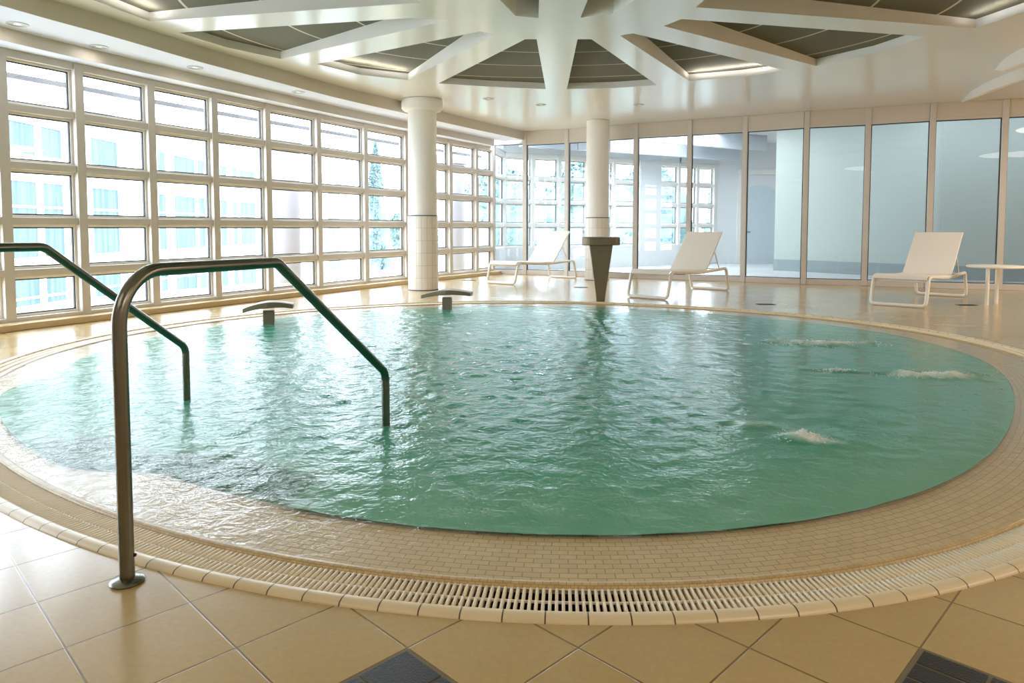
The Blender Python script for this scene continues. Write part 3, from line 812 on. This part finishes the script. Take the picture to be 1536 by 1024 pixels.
# ------------------------------------------------------------------ floor drains and downlights
for (x, y, w, rz, lb) in ((-.92, 15.0, .30, .0, 'thin dark slot drain in the floor behind the capital column'), (1.30, 13.19, .26, 0, 'thin dark slot drain in the floor behind the wedge fountain'),
                       (3.73, 10.25, .26, -.1, 'thin dark slot drain in the floor in front of the middle lounger'), (6.62, 10.15, .27, -.1, 'thin dark slot drain in the floor beside the side table leg')):
    d = empty('floor_drain', (x, y, 0), rz, label=lb, cat='floor drain', group='slot drains in the pool deck')
    MB().box(-w/2, w/2, -.06, .06, .0005, .005).build('drain_frame', M_drain, d, bevel=.001)
    m = MB()
    for i in range(7): m.box(-w/2+.02, w/2-.02, -.046+i*.014, -.038+i*.014, .005, .0056)
    m.build('slots', M_dark, d)
DL = [(-5.1, 7.35, Z2, 'recessed downlight in the stepped soffit nearest the left edge'), (-4.79, 8.25, Z2, 'recessed downlight in the stepped soffit, second along from the left edge'),
      (-4.15, 9.3, Z2, 'recessed downlight in the stepped soffit, third along from the left edge'), (-3.3, 10.95, Z2, 'recessed downlight in the stepped soffit nearest the capital column'),
      (-.42, 12.62, CH, 'recessed ceiling downlight just right of the capital column'), (.54, 13.23, CH, 'recessed ceiling downlight left of the plain far column'), (2.37, 13.23, CH, 'recessed ceiling downlight right of the plain far column')]
for x, y, z, lb in DL:
    d = empty('downlight', (x, y, z), label=lb, cat='downlight', group='recessed ceiling downlights')
    tr_ = MB().lathe([(.10, 0), (.10, -.006), (.075, -.010), (.07, -.004)], 32).build('trim_ring', M_lamp, d, smooth=True)
    MB().lathe([(.068, -.003), (.0, -.005)], 24).build('lens', M_bulb, tr_, smooth=True)

# ------------------------------------------------------------------ outside
MB().box(-60, 60, -10, 90, -3.3, -3.2).build('ground_outside', M_ground, kind='structure')
bd = empty('building_outside', (-16, 40, -3.2), label='sunlit white building with tall blue-curtained windows outside the left windows', cat='building')
MB().box(-6, 0, -32, 34, 0, 8.6).build('facade', M_bright, bd)
rf = MB(); rf.add([(-6, -32.3, 10.2), (-6, 34.3, 10.2), (.5, 34.3, 8.85), (.5, -32.3, 8.85), (-6, -32.3, 10.1), (-6, 34.3, 10.1), (.5, 34.3, 8.7), (.5, -32.3, 8.7)], [(0, 1, 2, 3), (7, 6, 5, 4), (3, 2, 6, 7), (0, 3, 7, 4), (1, 5, 6, 2)])
for k in range(34): rf.box(-.02, .5, -31+k*2, -30.96+k*2, 8.85, 8.95)
rf.build('roof', M_roof, bd)
MB().box(0, .08, -32, 34, 8.3, 8.36).build('eaves_line', M_greyrail, bd)
cols = [(-24.3, -22.8), (-21, -19.4), (-19, -18.1), (-17.7, -16.4), (-16.1, -15), (-13.3, -11.5), (-8.3, -7.6), (-6.8, -4.6), (-4.3, -3.5), (-1.6, -.7), (.1, .8), (1.2, 3.6), (8, 9.2), (10, 12.6), (20.8, 25)]
for (y0, y1) in cols:
    for (z0, z1, nb) in ((6.75, 7.75, 0), (3.35, 5.85, 1), (.6, 2.7, 1)):
        f = MB(); t = .07
        f.box(0, .07, y0-t, y0, z0-t, z1+t); f.box(0, .07, y1, y1+t, z0-t, z1+t); f.box(0, .07, y0, y1, z0-t, z0); f.box(0, .07, y0, y1, z1, z1+t)
        for q in range(nb): f.box(.0, .06, y0, y1, z1-(z1-z0)*.33-.04, z1-(z1-z0)*.33+.04)
        w_ = f.build('window', M_sash, bd)
        MB().add([(.03, y0, z0), (.03, y1, z0), (.03, y1, z1), (.03, y0, z1)], [(0, 1, 2, 3)]).build('pane', M_pane, w_)
def outcol(x, y, r, label):
    root = empty('outside_column', (x, y, -3.2), label=label, cat='column')
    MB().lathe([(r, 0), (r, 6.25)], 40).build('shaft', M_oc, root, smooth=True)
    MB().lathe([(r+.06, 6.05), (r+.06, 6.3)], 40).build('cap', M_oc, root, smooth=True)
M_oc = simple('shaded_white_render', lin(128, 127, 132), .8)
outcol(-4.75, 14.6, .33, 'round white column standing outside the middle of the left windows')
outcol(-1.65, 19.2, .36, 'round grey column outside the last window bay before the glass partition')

def tree(x, y, h, rw, z0, n, m, label, conic=False, ls=.1, cat='tree'):
    root = empty('tree_outside', (x, y, -3.2), label=label, cat=cat, group='pale trees outside')
    MB().tube([(0, 0, 0), (.03, .02, h*.5), (0, 0, h*.85)], [.16, .1, .03], 8).build('trunk', M_bark, root)
    mb = MB()
    for i in range(n):
        u = random.random()
        if conic: rr = rw*(1-u)**.8*(.55+.5*random.random()); z = z0+(h-z0)*u
        else:
            v = math.sin(PI*(.06+.94*u))**.6; rr = rw*v*(.45+.6*random.random()); z = z0+(h-z0)*u
        rr *= 1+.25*math.sin(7*u+3*math.sin(5*u))
        a = random.random()*2*PI
        c = Vector((rr*math.cos(a), rr*math.sin(a), z+random.uniform(-.15, .15)))
        d1 = Vector((random.gauss(0, 1), random.gauss(0, 1), random.gauss(0, 1))).normalized(); d2 = d1.orthogonal().normalized()
        s = ls*random.uniform(.6, 1.4)
        mb.add([c-d1*s, c+d2*s*.5, c+d1*s, c-d2*s*.5], [(0, 1, 2, 3)])
    k = 22; vs = []; fs = []
    for i in range(13):
        u = i/12
        pr = (1-u)**.8*.8 if conic else math.sin(PI*(.06+.94*u))**.6*.82
        for j in range(k):
            a = 2*PI*j/k; q = rw*pr*(1+.22*math.sin(3*a+5*u)+.12*math.sin(7*a-9*u))
            vs.append((q*math.cos(a), q*math.sin(a), z0+(h-z0)*u*.96))
    for i in range(12):
        for j in range(k): fs.append((i*k+j, i*k+(j+1) % k, i*k+k+(j+1) % k, i*k+k+j))
    mb.add(vs, fs)
    mb.build('foliage', m, root)
tree(-6.0, 31, 8.0, 1.0, .9, 6000, M_leaf2, 'slim pale blue-green conifer outside, left of the capital column', True)
tree(-5.6, 38, 5.3, 2.2, .3, 7000, M_leaf, 'low pale bush outside behind the slim conifer', False, .13)
tree(-.6, 33, 7.4, 2.6, .6, 7000, M_leaf, 'pale green tree outside the far window corner', False, .13)
tree(3.9, 37, 8.2, 3.0, .5, 8000, M_leaf, 'pale green tree outside behind the left sun lounger', False, .14)
tree(9.2, 47, 8.8, 3.0, .5, 8000, M_leaf2, 'pale blue-green tree outside behind the plain far column', False, .14)
tree(14.6, 44, 8.3, 3.1, .5, 8000, M_leaf, 'pale green tree outside the rearmost windows', False, .14)

# ------------------------------------------------------------------ light
w = bpy.data.worlds.new('bright_overcast'); S.world = w; w.use_nodes = True
bg = w.node_tree.nodes['Background']; bg.inputs[0].default_value = (.79, .885, 1, 1); bg.inputs[1].default_value = 12.5
def area(name, loc, size, power, col=(1, .93, .82), rot=(0, 0, 0), shape='DISK', sy=None):
    l = bpy.data.lights.new(name, 'AREA'); l.shape = shape; l.size = size; l.energy = power; l.color = col
    if sy: l.size_y = sy
    o = bpy.data.objects.new(name, l); o.location = loc; o.rotation_euler = rot; COL.objects.link(o); return o
# portals guide the daylight through the window wall
for k in range(0, len(WL)-1, 3):
    a, b = Vector(WL[k]), Vector(WL[min(k+3, len(WL)-1)]); c = (a+b)/2; d = b-a
    o = area('daylight_portal', (c.x-.2, c.y, 1.55), d.length, 1, shape='RECTANGLE', sy=2.9, rot=(PI/2, 0, math.atan2(d.y, d.x)))
    o.rotation_euler = (-PI/2, 0, math.atan2(d.y, d.x)+PI) if False else (PI/2, 0, math.atan2(d.y, d.x))
    # face the room
    nrm = o.rotation_euler.to_matrix() @ Vector((0, 0, -1))
    if nrm.x < 0: o.rotation_euler = (PI/2, 0, math.atan2(d.y, d.x)+PI)
    o.data.cycles.is_portal = True
for x, y, z, lb in DL: area('downlight_glow', (x, y, z-.012), .13, 1.2, (1, .97, .92))
for (x, y, p, c) in ((9.6, 7.6, 210, (1, .92, .80)), (8.2, 1.2, 110, (1, .92, .80)), (3.2, -.9, 72, (1, .94, .85)), (-2.6, -.9, 30, (1, .96, .9))):
    area('room_fill', (x, y, CH-.015), 2.6, p, c)  # added fill, out of view: brightens the loungers, right side and foreground
area('rear_room_fill', (4.5, 18.2, 3.7), 3.4, 205, (.95, .98, 1))  # this and the next two: unseen fill added to brighten the rear room
area('rear_room_fill', (9.3, 19.5, 3.7), 2.4, 26, (.97, 1, .96))
area('rear_room_fill', (8.6, 15.0, 3.7), 1.2, 6, (.95, .97, 1))
for key, (i0, i1), pw in (('f', (2, 4), 5), ('c', (2, 4), 5), ('h', (1, 3), 5), ('e', (2, 4), 2.5)):
    a, b = Vector(SECT[key][i0]), Vector(SECT[key][i1]); c = (a+b)/2; cc = Vector(HUB)
    c = c+(cc-c).normalized()*.16; d = b-a
    area('cove_glow', (c.x, c.y, CH+.012), d.length*.8, pw, (1, .97, .92), (PI, 0, math.atan2(d.y, d.x)), 'RECTANGLE', .03)

# ------------------------------------------------------------------ camera
cam = bpy.data.cameras.new('camera'); co = bpy.data.objects.new('camera', cam); COL.objects.link(co)
cam.sensor_width = 36; cam.lens = 36*1050/1536; cam.shift_y = -(512-402.25)/1536
co.location = (0, 0, 1.12); co.rotation_euler = (PI/2-math.radians(3.284), 0, 0)
cam.clip_start = .05; cam.clip_end = 500
S.camera = co
S.view_settings.view_transform = 'Standard'; S.view_settings.look = 'None'; S.view_settings.exposure = 0.1
S.cycles.max_bounces = 10; S.cycles.diffuse_bounces = 5; S.cycles.glossy_bounces = 5; S.cycles.transparent_max_bounces = 16
S.cycles.caustics_reflective = False; S.cycles.caustics_refractive = False; S.cycles.sample_clamp_indirect = 4
S.cycles.use_denoising = True
